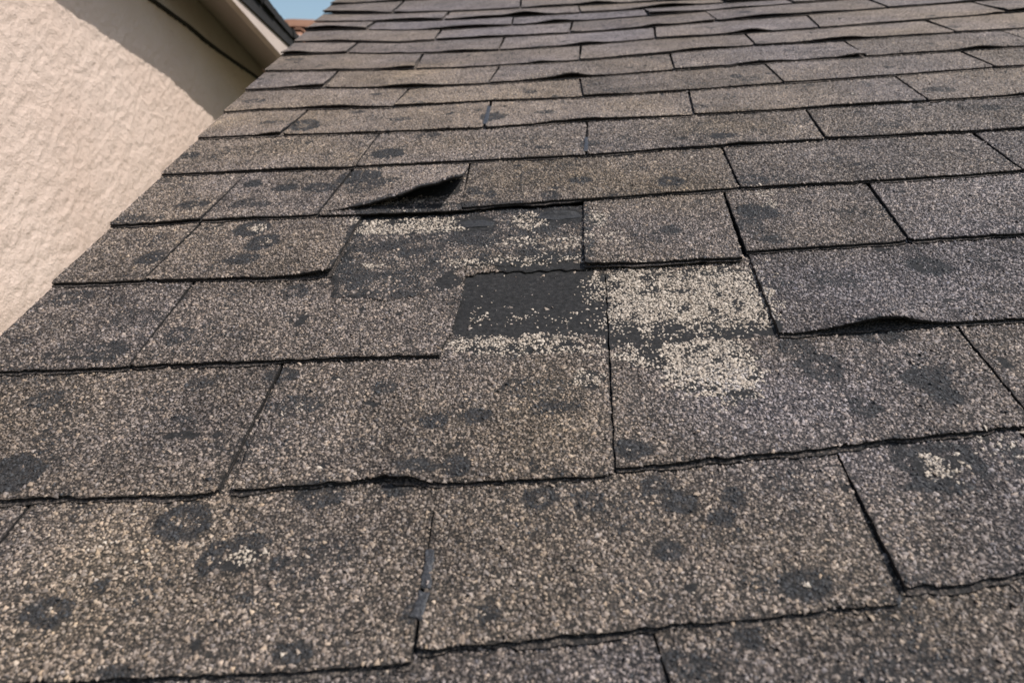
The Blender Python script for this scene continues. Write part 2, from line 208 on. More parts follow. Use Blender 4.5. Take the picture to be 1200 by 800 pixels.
# ------------------------------------------------------------------ helpers
def hash01(ix, iy, seed):
    a = (ix.astype(np.int64) * 374761393 + iy.astype(np.int64) * 668265263 + seed * 974634 + 12345) & 0xffffffff
    a = ((a ^ (a >> 13)) * 1274126177) & 0xffffffff
    a = ((a ^ (a >> 16)) * 2246822519) & 0xffffffff
    return ((a ^ (a >> 15)) & 0xffffff) / float(0xffffff)

def vnoise(x, y, seed=0):
    """smooth value noise, 0..1"""
    x = np.asarray(x, float); y = np.asarray(y, float)
    ix, iy = np.floor(x), np.floor(y)
    fx, fy = x - ix, y - iy
    fx, fy = fx * fx * (3 - 2 * fx), fy * fy * (3 - 2 * fy)
    ix, iy = ix.astype(np.int64), iy.astype(np.int64)
    a, b = hash01(ix, iy, seed), hash01(ix + 1, iy, seed)
    c, d = hash01(ix, iy + 1, seed), hash01(ix + 1, iy + 1, seed)
    return (a + (b - a) * fx) * (1 - fy) + (c + (d - c) * fx) * fy

def fbm(x, y, seed=0, oct=3):
    s, a, t = 0.0, 0.5, 0.0
    for i in range(oct):
        s = s + a * vnoise(x * 2 ** i, y * 2 ** i, seed + i * 17); t += a; a *= 0.5
    return s / t

def smooth(e0, e1, x):
    t = np.clip((x - e0) / (e1 - e0), 0, 1)
    return t * t * (3 - 2 * t)

def tag(o, label=None, cat=None, group=None, kind=None):
    for k, v in (('label', label), ('category', cat), ('group', group), ('kind', kind)):
        if v: o[k] = v
    return o

def empty(name, loc=(0, 0, 0), rot=(0, 0, 0)):
    o = bpy.data.objects.new(name, None)
    o.location, o.rotation_euler = loc, rot
    o.empty_display_size = 0.1
    COL.objects.link(o)
    return o

def mesh_obj(name, verts, faces, mats, parent=None, fmat=None, smooth_shade=False):
    me = bpy.data.meshes.new(name)
    me.from_pydata([tuple(map(float, v)) for v in verts], [], faces)
    for m in (mats if isinstance(mats, (list, tuple)) else [mats]): me.materials.append(m)
    if fmat is not None: me.polygons.foreach_set("material_index", np.asarray(fmat, dtype=np.int32))
    if smooth_shade: me.polygons.foreach_set("use_smooth", np.ones(len(me.polygons), dtype=bool))
    me.update()
    o = bpy.data.objects.new(name, me)
    COL.objects.link(o)
    if parent: o.parent = parent
    return o

# ------------------------------------------------------------------ materials
class NT:
    """a few words for wiring nodes"""
    def __init__(s, name):
        s.m = bpy.data.materials.new(name); s.m.use_nodes = True
        s.t = s.m.node_tree; s.b = s.t.nodes["Principled BSDF"]
    def n(s, typ, **kw):
        nd = s.t.nodes.new("ShaderNode" + typ)
        for k, v in kw.items(): setattr(nd, k, v)
        return nd
    def link(s, a, b): s.t.links.new(a, b)
    def val(s, sock, v):
        if hasattr(v, 'is_linked') or hasattr(v, 'links'): s.link(v, sock)
        else: sock.default_value = v
    def math(s, op, a, b=0.0, c=None):
        nd = s.n("Math", operation=op)
        s.val(nd.inputs[0], a); s.val(nd.inputs[1], b)
        if c is not None: s.val(nd.inputs[2], c)
        return nd.outputs[0]
    def mix(s, f, a, b, mode='MIX'):
        nd = s.n("Mix", data_type='RGBA', blend_type=mode)
        s.val(nd.inputs[0], f); s.val(nd.inputs[6], a); s.val(nd.inputs[7], b)
        return nd.outputs[2]
    def noise(s, co, scale, detail=3.0, rough=0.6):
        nd = s.n("TexNoise"); nd.inputs["Scale"].default_value = scale
        nd.inputs["Detail"].default_value = detail; nd.inputs["Roughness"].default_value = rough
        if co is not None: s.link(co, nd.inputs["Vector"])
        return nd.outputs[0]
    def ramp(s, f, stops):
        nd = s.n("ValToRGB"); e = nd.color_ramp.elements
        while len(e) < len(stops): e.new(0.5)
        for el, (p, c) in zip(e, stops): el.position = p; el.color = (*c, 1) if len(c) == 3 else c
        s.link(f, nd.inputs[0]); return nd.outputs[0]
    def bump(s, h, strength, dist, normal=None):
        nd = s.n("Bump"); nd.inputs["Strength"].default_value = strength; nd.inputs["Distance"].default_value = dist
        s.link(h, nd.inputs["Height"])
        if normal: s.link(normal, nd.inputs["Normal"])
        return nd.outputs[0]
    def out(s, col, rough, spec=0.4, normal=None):
        s.val(s.b.inputs["Base Color"], col); s.val(s.b.inputs["Roughness"], rough)
        s.b.inputs["Specular IOR Level"].default_value = spec
        if normal: s.link(normal, s.b.inputs["Normal"])
        return s.m

PALETTE = [(0.00, (0.030, 0.027, 0.026)), (0.12, (0.070, 0.062, 0.058)), (0.26, (0.150, 0.130, 0.117)),
           (0.46, (0.230, 0.197, 0.173)), (0.64, (0.285, 0.243, 0.210)), (0.80, (0.345, 0.293, 0.247)),
           (0.94, (0.430, 0.367, 0.303)), (1.00, (0.520, 0.455, 0.385))]
PALETTE = [(p, (c[0] * .95, c[1] * .90, c[2] * .885)) for p, c in PALETTE]

def granule_sheet(name, geo):
    """shingle face: asphalt with mineral granules; wear and the shade painted under the curl (dark, bare, pale) come from the 'wear' attribute, tone from 'tone'"""
    k = NT(name)
    co = k.n("TexCoord").outputs["Object"]
    w = k.n("Attribute", attribute_name="wear"); sep = k.n("SeparateColor"); k.link(w.outputs["Color"], sep.inputs[0])
    dark, bare, pale = sep.outputs
    tn = k.n("Attribute", attribute_name="tone")
    v = k.n("TexVoronoi"); v.inputs["Scale"].default_value = 500; k.link(co, v.inputs["Vector"])
    v2 = k.n("TexVoronoi"); v2.inputs["Scale"].default_value = 780; k.link(co, v2.inputs["Vector"])
    cell = k.n("SeparateColor"); k.link(v.outputs["Color"], cell.inputs[0])
    cell2 = k.n("SeparateColor"); k.link(v2.outputs["Color"], cell2.inputs[0])
    col = k.ramp(cell.outputs[0], PALETTE)
    col = k.mix(0.3, col, k.ramp(cell2.outputs[1], PALETTE))
    if geo: col = k.mix(0.62, col, (0.022, 0.020, 0.019, 1))
    palecol = k.ramp(cell.outputs[1], [(0.0, (0.31, 0.26, 0.21)), (0.5, (0.44, 0.375, 0.31)), (1.0, (0.55, 0.485, 0.415))])
    # granules missing here and there: asphalt shows
    pn = k.math('GREATER_THAN', k.math('ADD', k.math('MULTIPLY', pale, 0.95), -0.08), cell.outputs[2])
    col = k.mix(pn, col, palecol)
    gap = k.math('GREATER_THAN', v.outputs["Distance"], 0.62 if not geo else 0.5)
    asphalt = k.ramp(k.noise(co, 260, 4), [(0.3, (0.013, 0.013, 0.013)), (0.6, (0.029, 0.028, 0.0275)), (0.78, (0.07, 0.066, 0.062))])
    col = k.mix(k.math('MULTIPLY', gap, 0.85), col, asphalt)
    col = k.mix(1.0, col, tn.outputs["Color"], 'MULTIPLY')
    edge = k.math('MULTIPLY', k.math('SUBTRACT', k.noise(co, 330, 3), 0.5), 0.9)
    dk = k.math('MINIMUM', k.math('MAXIMUM', k.math('ADD', dark, k.math('MULTIPLY', edge, dark)), 0.0), 1.0)
    bluish = k.ramp(cell.outputs[1], [(0.0, (0.014, 0.014, 0.0145)), (0.7, (0.034, 0.034, 0.035)), (1.0, (0.075, 0.074, 0.076))])
    col = k.mix(k.math('MULTIPLY', dk, 0.92), col, bluish)
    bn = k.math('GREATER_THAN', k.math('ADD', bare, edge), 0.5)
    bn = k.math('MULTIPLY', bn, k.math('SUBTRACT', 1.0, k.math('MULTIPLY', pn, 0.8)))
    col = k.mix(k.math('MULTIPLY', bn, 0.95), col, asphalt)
    h = k.math('SUBTRACT', 1.0, v.outputs["Distance"])
    h = k.math('ADD', h, k.math('MULTIPLY', cell.outputs[2], 0.7))
    h = k.math('MULTIPLY', h, k.math('SUBTRACT', 1.0, k.math('MULTIPLY', bn, 0.85)))
    h = k.math('ADD', h, k.math('MULTIPLY', k.noise(co, 900, 3), 0.5))
    nrm = k.bump(h, 0.75, 0.0016)
    return k.out(col, 0.85, 0.14, nrm)

def granule_grain():
    k = NT("mineral_granule")
    a = k.n("Attribute", attribute_name="grain")
    co = k.n("TexCoord").outputs["Object"]
    col = k.mix(1.0, a.outputs["Color"], k.ramp(k.noise(co, 1500, 2), [(0.3, (0.8, 0.8, 0.8)), (0.7, (1.12, 1.12, 1.12))]), 'MULTIPLY')
    return k.out(col, 0.62, 0.4)

def asphalt_edge():
    k = NT("asphalt_edge")
    co = k.n("TexCoord").outputs["Object"]
    n = k.noise(co, 420, 4)
    col = k.ramp(n, [(0.35, (0.012, 0.011, 0.011)), (0.62, (0.030, 0.027, 0.025)), (0.80, (0.12, 0.10, 0.085))])
    return k.out(col, 0.85, 0.25, k.bump(n, 0.8, 0.0012))

def tar():
    k = NT("bare_tar")
    co = k.n("TexCoord").outputs["Object"]
    n = k.noise(co, 300, 5)
    return k.out(k.ramp(n, [(0.3, (0.010, 0.010, 0.011)), (0.75, (0.034, 0.033, 0.033))]), 0.7, 0.4, k.bump(n, 0.6, 0.0015))

def sealant():
    k = NT("grey_sealant")
    co = k.n("TexCoord").outputs["Object"]
    n = k.noise(co, 520, 4)
    return k.out(k.ramp(n, [(0.4, (0.02, 0.02, 0.021)), (0.6, (0.042, 0.042, 0.045)), (0.75, (0.16, 0.15, 0.145))]), 0.5, 0.5, k.bump(n, 0.7, 0.001))

def felt():
    k = NT("roof_felt")
    co = k.n("TexCoord").outputs["Object"]
    return k.out(k.ramp(k.noise(co, 60, 4), [(0.3, (0.016, 0.015, 0.015)), (0.8, (0.035, 0.033, 0.032))]), 0.9, 0.2)

def stucco():
    k = NT("pink_beige_stucco")
    co = k.n("TexCoord").outputs["Object"]
    big = k.noise(co, 3.0, 4); fine = k.noise(co, 240, 3, 0.7); mid = k.noise(co, 26, 4)
    col = k.ramp(big, [(0.3, (0.645, 0.50, 0.415)), (0.7, (0.715, 0.575, 0.49))])
    col = k.mix(k.math('MULTIPLY', mid, 0.22), col, (0.60, 0.44, 0.365, 1))
    h = k.math('ADD', k.math('MULTIPLY', fine, 0.9), k.math('ADD', mid, k.noise(co, 85, 4, 0.7)))
    return k.out(col, 0.9, 0.15, k.bump(h, 0.75, 0.005))

def paint(name, c, wear=0.06):
    k = NT(name)
    co = k.n("TexCoord").outputs["Object"]
    n = k.noise(co, 14, 5)
    col = k.ramp(n, [(0.3, tuple(max(0, x - wear) for x in c)), (0.7, c)])
    return k.out(col, 0.6, 0.3, k.bump(k.noise(co, 90, 3), 0.25, 0.002))

def ground_mat():
    k = NT("dry_lawn")
    co = k.n("TexCoord").outputs["Object"]
    col = k.ramp(k.noise(co, 0.7, 6), [(0.3, (0.10, 0.085, 0.055)), (0.7, (0.07, 0.085, 0.035))])
    return k.out(col, 0.95, 0.1)

def clay():
    k = NT("terracotta_tile")
    co = k.n("TexCoord").outputs["Object"]
    col = k.ramp(k.noise(co, 5, 5), [(0.3, (0.27, 0.135, 0.085)), (0.7, (0.36, 0.20, 0.13))])
    return k.out(col, 0.85, 0.2, k.bump(k.noise(co, 40, 3), 0.4, 0.01))

M_FACE = granule_sheet("granule_shingle_face", False)
M_NEAR = granule_sheet("worn_granule_face", True)
M_EDGE, M_TAR, M_FELT = asphalt_edge(), tar(), felt()
M_GRAIN, M_SEAL = granule_grain(), sealant()

# ------------------------------------------------------------------ shingle layout
T, THICK, EXPO = 0.0048, 0.0045, 0.1415
U_RIGHT = 2.05
def rake_u(v): return RAKE[0] + RAKE[2] * (v - RAKE[1])

class Shingle:
    def __init__(s, d):
        s.row = d['row']; b = d['butt']
        s.u0, s.v0 = b[0]; s.u1, s.v1 = b[-1]
        s.bs = np.array([(p[0] - s.u0) / (s.u1 - s.u0) for p in b]); s.bv = np.array([p[1] for p in b])
        s.vref = float(np.median(s.bv)) if not d.get('torn') else float(np.mean(s.bv[:3]))
        s.torn = d.get('torn'); s.thin = d.get('thin'); s.curl = d.get('curl', 0.0); s.side = d.get('side', 0.0); s.label = d.get('label')
        s.u0 -= .0006; s.u1 += .0006
        def slope(u, v, t):
            if t is None: return random.gauss(0, 0.018)
            return (t[0] - u) / (t[1] - v)
        s.kl = RAKE[2] if d.get('rakeL') else slope(s.u0, s.v0, d.get('tl'))
        s.kr = slope(s.u1, s.v1, d.get('tr')) if not s.torn else (d['tr'][0] - s.u1) / (d['tr'][1] - s.v1)
        s.vtop = d.get('vext')
        s.bumps = [tuple(q) for q in d.get('bump', [])]
        s.ph = random.random() * 10; s.amp = random.uniform(0.0002, 0.0007)
        s.tone = random.gauss(0, 1); s.hue = random.gauss(0, 1)
        s.flat = 'vext' in d and not s.torn
    def left(s, v): return s.u0 + s.kl * (v - s.v0)
    def right(s, v): return s.u1 + s.kr * (v - s.v1)
    def vlow(s, t): return np.interp(t, s.bs, s.bv)
    def param(s, u, v):
        a, b = s.left(v), s.right(v)
        return (u - a) / (b - a)
    def inside(s, u, v, m=0.0):
        t = s.param(u, v)
        return (t > 0) & (t < 1) & (v > s.vlow(np.clip(t, 0, 1)) + m) & (v < s.vtop)
    def base(s, u, v):
        z = T - (T - 0.0003) * (v - s.vref) / s.expo
        return np.maximum(z, -.0021) if s.flat else z
    def lift(s, u, v):
        r = np.clip((v - s.vref) / s.expo, 0, 1)
        o = s.amp * (1 + np.sin(u * 46 + s.ph) * 0.7 + np.sin(u * 97 + 2 * s.ph) * 0.3) * (1 - r) ** 2
        for uc, w, h in s.bumps:
            o = o + h * np.exp(-((u - uc) / w) ** 2) * (1 - np.clip((v - s.vref) / (s.expo * 0.75), 0, 1)) ** 1.7
        if s.side:
            o = o + s.side * np.exp(-((s.right(v) - u) / .045) ** 2) * (1 - r) ** .5
        if s.curl:
            t = np.clip(s.param(u, v), 0, 1)
            o = o + s.curl * t ** 1.42 * (1 - np.clip(r / 1.02, 0, 1)) ** 1.45 * (0.95 + 0.05 * np.cos(t * 9)) + .0012 * np.sin(u * 150) * t * (1 - r)
        return o
    def z(s, u, v):
        return s.base(u, v) + s.lift(u, v) + (.0014 * remnant(u, v) if s.torn else 0)

rows = {}
for d in TRACED: rows.setdefault(d['row'], []).append(Shingle(d))

def course(row, u0, v0, slope, first):
    """an untraced course, tabs about 0.305 m wide"""
    lst = rows.setdefault(row, [])
    u = u0
    while u < U_RIGHT:
        w = first if first and not lst else random.uniform(0.285, 0.32)
        first = None
        us = np.linspace(u, u + w, 5)
        b = [(float(a), float(v0 + slope * (a - u0) + random.gauss(0, 0.0006))) for a in us]
        d = dict(row=row, butt=b)
        if not lst: d['rakeL'] = 1
        lst.append(Shingle(d)); u += w + random.uniform(0.001, 0.0025)

# extend the traced courses to the right, then add those below and above them
for r in sorted(rows):
    last = rows[r][-1]
    u, v = last.u1, last.bv[-1]
    while u < U_RIGHT:
        w = random.uniform(0.285, 0.32); u0 = u + random.uniform(0.001, 0.002)
        us = np.linspace(u0, u0 + w, 4)
        rows[r].append(Shingle(dict(row=r, butt=[(float(a), float(v + random.gauss(0, 0.0006))) for a in us])))
        u = u0 + w
V_ROW0 = 0.2010
rows[-1] = []
for b in ([(rake_u(.085), .085), (-.36, .078)], [(-.358, .078), (-.24, .080)], [(-.2385, .079), (0.0635, .088)],
          [(0.066, .087), (.40, .100)], [(.402, .100), (.70, .108)], [(.702, .108), (1.0, .11)], [(1.002, .11), (1.32, .11)],
          [(1.322, .11), (1.64, .11)], [(1.642, .11), (1.95, .11)]):
    d = dict(row=-1, butt=b, rakeL=(b[0][0] < -.45))
    if b[1][0] == .0635: d['tr'] = (.0472, .21)
    if b[0][0] == .066: d['tl'] = (.0484, .21)
    rows[-1].append(Shingle(d))
course(-2, rake_u(-.05), -.05, 0.008, 0.21)
course(-3, rake_u(-.19), -.19, 0.006, 0.12)
vt = {r: float(np.mean([s.vref for s in rows[r]])) for r in rows}
for i, r in enumerate(range(15, 23)):
    v0 = rows[14][0].v0 + 0.126 * (i + 1)
    course(r, rake_u(v0), v0, -0.012, random.uniform(0.1, 0.3))
order = sorted(rows)
for r in order:
    nxt = rows.get(r + 1); nx2 = rows.get(r + 2)
    for s in rows[r]:
        mid = 0.5 * (s.u0 + s.u1)
        up = min(nxt, key=lambda q: abs(0.5 * (q.u0 + q.u1) - mid)).vref if nxt else s.vref + 0.126
        cand = [q.vref for q in nxt if q.u0 < s.u1 and q.u1 > s.u0] if nxt else []
        if cand: up = float(np.mean(cand))
        s.expo = max(0.09, up - s.vref)
        hi = max(cand) if cand else up
        s.hi = hi
        if s.vtop is None: s.vtop = hi + (0.12 if r <= 6 else 0.04)
        if r >= 5 and random.random() < 0.8 and not s.bumps:
            for _ in range(random.choice((1, 1, 2))):
                s.bumps.append((random.uniform(s.u0, s.u1), random.uniform(.02, .07), random.uniform(.0008, .0036) * (1 if r < 8 else 1.7)))
        if r >= 11:
            s.bumps += [(random.uniform(s.u0, s.u1), random.uniform(.03, .09), random.uniform(.001, .0055))]

# ------------------------------------------------------------------ wear fields, with shade painted under the curled tab, evaluated at roof points
def field_ell(u, v, lst, wob, soft, power=2.0, ring=False):
    out = np.zeros_like(u)
    nx = fbm(u * 160, v * 160, 3, 2) - 0.5; ny = fbm(u * 160, v * 160, 91, 2) - 0.5
    lx = fbm(u * 48, v * 48, 13, 3) - 0.5; ly = fbm(u * 48, v * 48, 19, 3) - 0.5
    for e in lst:
        if len(e) == 6: cu, cv, ru, rv, p, a = e
        else: (cu, cv, ru, rv, a), p = e, power
        sel = (np.abs(u - cu) < ru * 2 + .01) & (np.abs(v - cv) < rv * 2 + .01)
        if not sel.any(): continue
        du = (u[sel] - cu + nx[sel] * wob) / ru; dv = (v[sel] - cv + ny[sel] * wob) / rv
        lo = min(1.0, max(ru, rv) / .02)
        du = du + .6 * lo * lx[sel]; dv = dv + .6 * lo * ly[sel]
        r = (np.abs(du) ** p + np.abs(dv) ** p) ** (1 / p)
        f = a * smooth(1 + soft, 1 - soft, r)
        if ring and (cu * 7919.3 + cv * 104.7) % 1.0 < .4: f = f * (.3 + .7 * smooth(.25, .55, r))
        out[sel] = np.maximum(out[sel], f)
    return out

EXTRA = []          # small hail bruises spread over the rest of the roof
for _ in range(260):
    u, v = random.uniform(-.6, 2.0), random.uniform(.95, 2.3)
    r = min(.013, random.lognormvariate(math.log(.0058), .45))
    EXTRA.append((u, v, r * random.uniform(.8, 1.5), r * random.uniform(.7, 1.1), random.uniform(.35, .9)))
for _ in range(90):
    u, v = random.uniform(-.55, .9), random.uniform(0.0, .95)
    r = min(.009, random.lognormvariate(math.log(.0034), .5))
    EXTRA.append((u, v, r * random.uniform(.8, 1.6), r * random.uniform(.6, 1.1), random.uniform(.3, .8)))

def in_poly(u, v, poly):
    c = np.zeros(u.shape, bool); n = len(poly)
    for i in range(n):
        (x0, y0), (x1, y1) = poly[i], poly[(i + 1) % n]
        c ^= ((y0 > v) != (y1 > v)) & (u < (x1 - x0) * (v - y0) / (y1 - y0 + 1e-12) + x0)
    return c
def remnant(u, v, grow=0.0):
    """1 on the ragged old layer left on the torn tab's head"""
    du = .012 * (fbm(u * 70, v * 70, 101, 4) - .5); dv = .014 * (fbm(u * 70, v * 70, 131, 4) - .5)
    c = np.mean(np.array(REMNANT), 0)
    return in_poly(c[0] + (u - c[0] + du) * (1 - grow), c[1] + (v - c[1] + dv) * (1 - grow), REMNANT)

def wear(u, v, s=None):
    u = np.asarray(u, float); v = np.asarray(v, float)
    dark = np.minimum(1, 1.3 * field_ell(u, v, SPOTS + EXTRA, .004, .11, 2.0, True))
    dark = dark * (.72 + .28 * smooth(.3, .6, fbm(u * 210, v * 210, 71, 2)))
    mott = smooth(.60, .80, fbm(u * 28, v * 34, 5, 3))
    dark = np.maximum(dark, mott * 0.25)
    rm = remnant(u, v).astype(float)
    dark = np.maximum(dark, rm * (.30 + .55 * smooth(.38, .66, fbm(u * 40, v * 60, 151, 4))))
    rim = rm * 0 + (remnant(u, v, -.055) ^ remnant(u, v, .02)) * smooth(-.02, -.05, u)
    bare = field_ell(u, v, BALD_AND_SHADE[2:] if s and s.torn else BALD_AND_SHADE[:9] + BALD_AND_SHADE[10:] if s and s.curl else BALD_AND_SHADE, .012, .14)  # also blackens the ply below the curl, in place of shade
    if s and s.torn: bare = np.where(v < s.bv[6] - .0015, 0, np.maximum(bare, field_ell(u, v, BALD_AND_SHADE[1:2], .012, .14)))
    bare = np.maximum(bare, rim * .75 * smooth(.40, .55, fbm(u * 90, v * 90, 171, 2)))
    bare = np.maximum(bare, 0.75 * smooth(.72, .86, fbm(u * 55, v * 60, 8, 3)))
    pale = field_ell(u, v, PALE, .016, .35)
    if s and s.torn: pale = np.where(v < s.bv[6] - .0015, 0, pale)
    bare = np.maximum(bare, .95 * smooth(.25, .6, pale))
    pale = pale * (0.20 + 0.80 * smooth(.36, .47, fbm(u * 85, v * 115, 21, 4)))
    return dark, bare, pale

def tone_at(u, v, s_tone, s_hue):
    u = np.asarray(u, float); v = np.asarray(v, float)
    t = np.zeros_like(u)
    for cu, cv, ru, rv, a in TONE:
        t += a * np.exp(-((u - cu) / ru) ** 2 - ((v - cv) / rv) ** 2)
    t += 1.6 * (fbm(u * 7, v * 8, 31, 3) - 0.5) + 0.30 * s_hue
    br = 1.0 + 0.62 * (fbm(u * 11, v * 15, 57, 4) - 0.5) + 0.42 * (fbm(u * 60, v * 38, 67, 3) - 0.5) + 0.07 * s_tone
    t = np.clip(t, -1.3, 1.3)
    warm = np.stack([br * (1.02 + .085 * t), br * (1.0 + .038 * t), br * (.97 - .085 * t)], -1)
    return warm

# ------------------------------------------------------------------ the roof
roof = empty("shingle_roof", (0, 0, Z0), (PITCH, 0, 0))
tag(roof, "weathered grey brown asphalt shingle roof with hail marks and missing tabs", "roof", kind="thing")

def in_view(u, v, n, margin=1.12):
    """roof points the camera sees, with a margin; also their depth"""
    cp, sp = math.cos(PITCH), math.sin(PITCH)
    P = np.stack([u, v * cp - n * sp, Z0 + v * sp + n * cp], -1) - np.array(pos)
    A = np.array(CAM_AXES)
    q = P @ A.T
    dz = -q[:, 2]
    ok = (dz > .05) & (np.abs(q[:, 0]) < dz * .75 * margin) & (np.abs(q[:, 1]) < dz * .5 * margin)
    return ok, dz

def add_attr(me, name, arr):
    a = me.attributes.new(name, 'FLOAT_COLOR', 'POINT')
    full = np.ones((len(me.vertices), 4), dtype=np.float32); full[:, :3] = arr
    a.data.foreach_set("color", full.ravel())

def build_shingle(s):
    width = s.u1 - s.u0
    # how finely: nearer tabs carry their wear marks on the mesh
    umid = np.array([s.u0, .5 * (s.u0 + s.u1), s.u1]); vm = np.full(3, s.vref + .06)
    ok, dz = in_view(umid, vm, np.zeros(3), 1.25)
    step = 0.012 if not ok.any() else float(np.clip(dz[ok].min() * 0.0058, .0036, .012))
    if s.row > 10: step = .014
    elif ok.any() and s.row >= 4: step = min(step, .0058 if s.row < 9 else .008)
    if s.torn: step = .0021
    nu = max(6, int(width / step)); nv = max(5, int((s.vtop - float(np.min(s.bv))) / step))
    vr = np.linspace(0, 1, nv + 1)
    if s.vtop == s.hi + 0.12:              # only coarse where the next course covers it
        f = (s.hi + .006 - float(np.min(s.bv))) / (s.vtop - float(np.min(s.bv)))
        vr = np.concatenate([np.linspace(0, f, max(5, int((s.hi - s.vref) / step))), [f + (1 - f) * .33, f + (1 - f) * .66, 1.0]])
    ss = np.linspace(0, 1, nu + 1)
    if s.torn: ss = np.unique(np.concatenate([ss, s.bs + 1e-4, s.bs - 1e-4]).clip(0, 1)); nu = len(ss) - 1
    vb = s.vlow(ss)
    ub = s.u0 + ss * width
    rag = (vnoise(ub * 240, np.full_like(ub, s.ph), 5) - .5) * .0016 + (vnoise(ub * 70, np.full_like(ub, s.ph), 6) - .5) * .0016
    rag = rag + .0018 * smooth(.80, .97, vnoise(ub * 75, ub * 0 + s.ph, 15)) + .0016 * smooth(.6, .9, vnoise(ub * 160, ub * 0 + s.ph, 16))
    ce = np.minimum(ss, 1 - ss) * width
    rag = rag + random.uniform(.0008, .003) * np.exp(-(ss * width / .0035) ** 2) + random.uniform(.0008, .003) * np.exp(-((1 - ss) * width / .0035) ** 2)
    if s.torn: rag = np.where(np.gradient(vb, ub) > .2, rag * 3, rag)
    if s.torn: rag = rag + np.where(vb > s.vref + .03, (vnoise(ub * 150, ub * 0, 9) - .5) * .009, 0)
    vb = vb + rag
    sider = (vnoise(vr * 30 + s.ph, vr * 0, 14) - .5) * .0012
    V = vb[None, :] + vr[:, None] * (s.vtop - vb[None, :])
    L, R = s.left(V), s.right(V)
    Ugrid = L + ss[None, :] * (R - L)
    Ugrid[:, 0] += sider; Ugrid[:, -1] += sider[::-1]
    lift = s.lift(Ugrid, V); Zb = s.base(Ugrid, V)
    Zt = Zb + lift
    if s.torn: Zt = Zt + .0014 * remnant(Ugrid, V)
    # the cut edge is slightly rounded down
    Zt[0] -= .0004 + .0004 * vnoise(ub * 300, ub * 0, 3)
    if s.curl:                      # a lifted flap also draws back up the slope
        V = V + lift * 0.30; Ugrid = Ugrid - lift * .06
    verts, faces, fm = [], [], []
    rowsN, colsN = V.shape
    top = np.stack([Ugrid, V, Zt], -1).reshape(-1, 3)
    verts.append(top)
    idx = lambda j, i: j * colsN + i
    for j in range(rowsN - 1):
        for i in range(colsN - 1):
            faces.append((idx(j, i), idx(j, i + 1), idx(j + 1, i + 1), idx(j + 1, i))); fm.append(0)
    base = len(top)
    def strip(a, b, flip=False, m=1):
        nonlocal base
        verts.append(a); verts.append(b); n = len(a)
        for i in range(n - 1):
            q = (base + i, base + n + i, base + n + i + 1, base + i + 1)
            faces.append(q[::-1] if flip else q); fm.append(m)
        base += 2 * n
    t1 = (.0026 if not s.thin else .0022)
    fu, fv, fz = Ugrid[0], V[0], Zt[0]
    inset = .0004 + .0008 * vnoise(fu * 180, fu * 0 + s.ph, 22)
    A_ = np.stack([fu, fv, fz], -1)
    B_ = np.stack([fu, fv + inset, fz - t1], -1)
    strip(B_, A_, True)                                             # front of the upper ply
    und_rows = rowsN if (s.curl or s.bumps or s.side) else 4
    jj = np.unique(np.linspace(0, rowsN - 1, und_rows).astype(int))
    for a, b in zip(jj[:-1], jj[1:]):                                # its underside
        va = V[a] + (inset if a == 0 else 0)
        strip(np.stack([Ugrid[a], va, Zt[a] - t1], -1), np.stack([Ugrid[b], V[b], Zt[b] - t1], -1), False, 1)
    for c, fl in ((0, False), (colsN - 1, True)):
        a = np.stack([Ugrid[:, c], V[:, c], Zt[:, c]], -1)
        strip(a, a - np.array([0, 0, t1]), fl)
    if not s.curl and not s.thin:                                    # the lower ply lies flat
        wav = .0060 * (vnoise(fu * 22, fu * 0 + s.ph, 33) - .12) + .0011 * (vnoise(fu * 260, fu * 0, 34) - .5)
        lu, lv = Ugrid[0], vb - np.clip(wav, -.0012, .0040) + np.where(vb > s.vref + .02, .01, 0)
        zt2 = Zb[0] - t1 - .0004; zb2 = Zb[0] - THICK
        strip(np.stack([lu, lv + .0003, zb2], -1), np.stack([lu, lv, zt2], -1), True)
        kk = np.unique(np.linspace(0, rowsN - 1, 4).astype(int))
        for a, b in zip(kk[:-1], kk[1:]):
            pa = lv if a == 0 else V[a]
            strip(np.stack([Ugrid[a], pa, Zb[a] - t1 - .0004], -1), np.stack([Ugrid[b], V[b], Zb[b] - t1 - .0004], -1), True, 0)
        for c, fl in ((0, False), (colsN - 1, True)):
            a = np.stack([Ugrid[:, c], V[:, c], Zb[:, c] - t1 - .0004], -1); a[0, 1] = lv[c]
            b = a.copy(); b[:, 2] = Zb[:, c] - THICK
            strip(a, b, fl)
    allv = np.concatenate(verts)
    o = mesh_obj("shingle", allv, faces, [M_NEAR if s.row <= 5 else M_FACE, M_EDGE], roof, fm, True)
    me = o.data
    w = np.zeros((len(allv), 3)); tn = np.ones((len(allv), 3))
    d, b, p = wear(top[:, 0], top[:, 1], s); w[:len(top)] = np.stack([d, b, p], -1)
    tn[:len(top)] = tone_at(top[:, 0], top[:, 1], s.tone, s.hue)
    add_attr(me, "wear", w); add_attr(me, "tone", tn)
    me.polygons.foreach_set("use_smooth", np.array([m == 0 for m in fm]))
    if s.label: o['label'] = s.label
    return o

for r in order:
    for s in rows[r]: build_shingle(s)

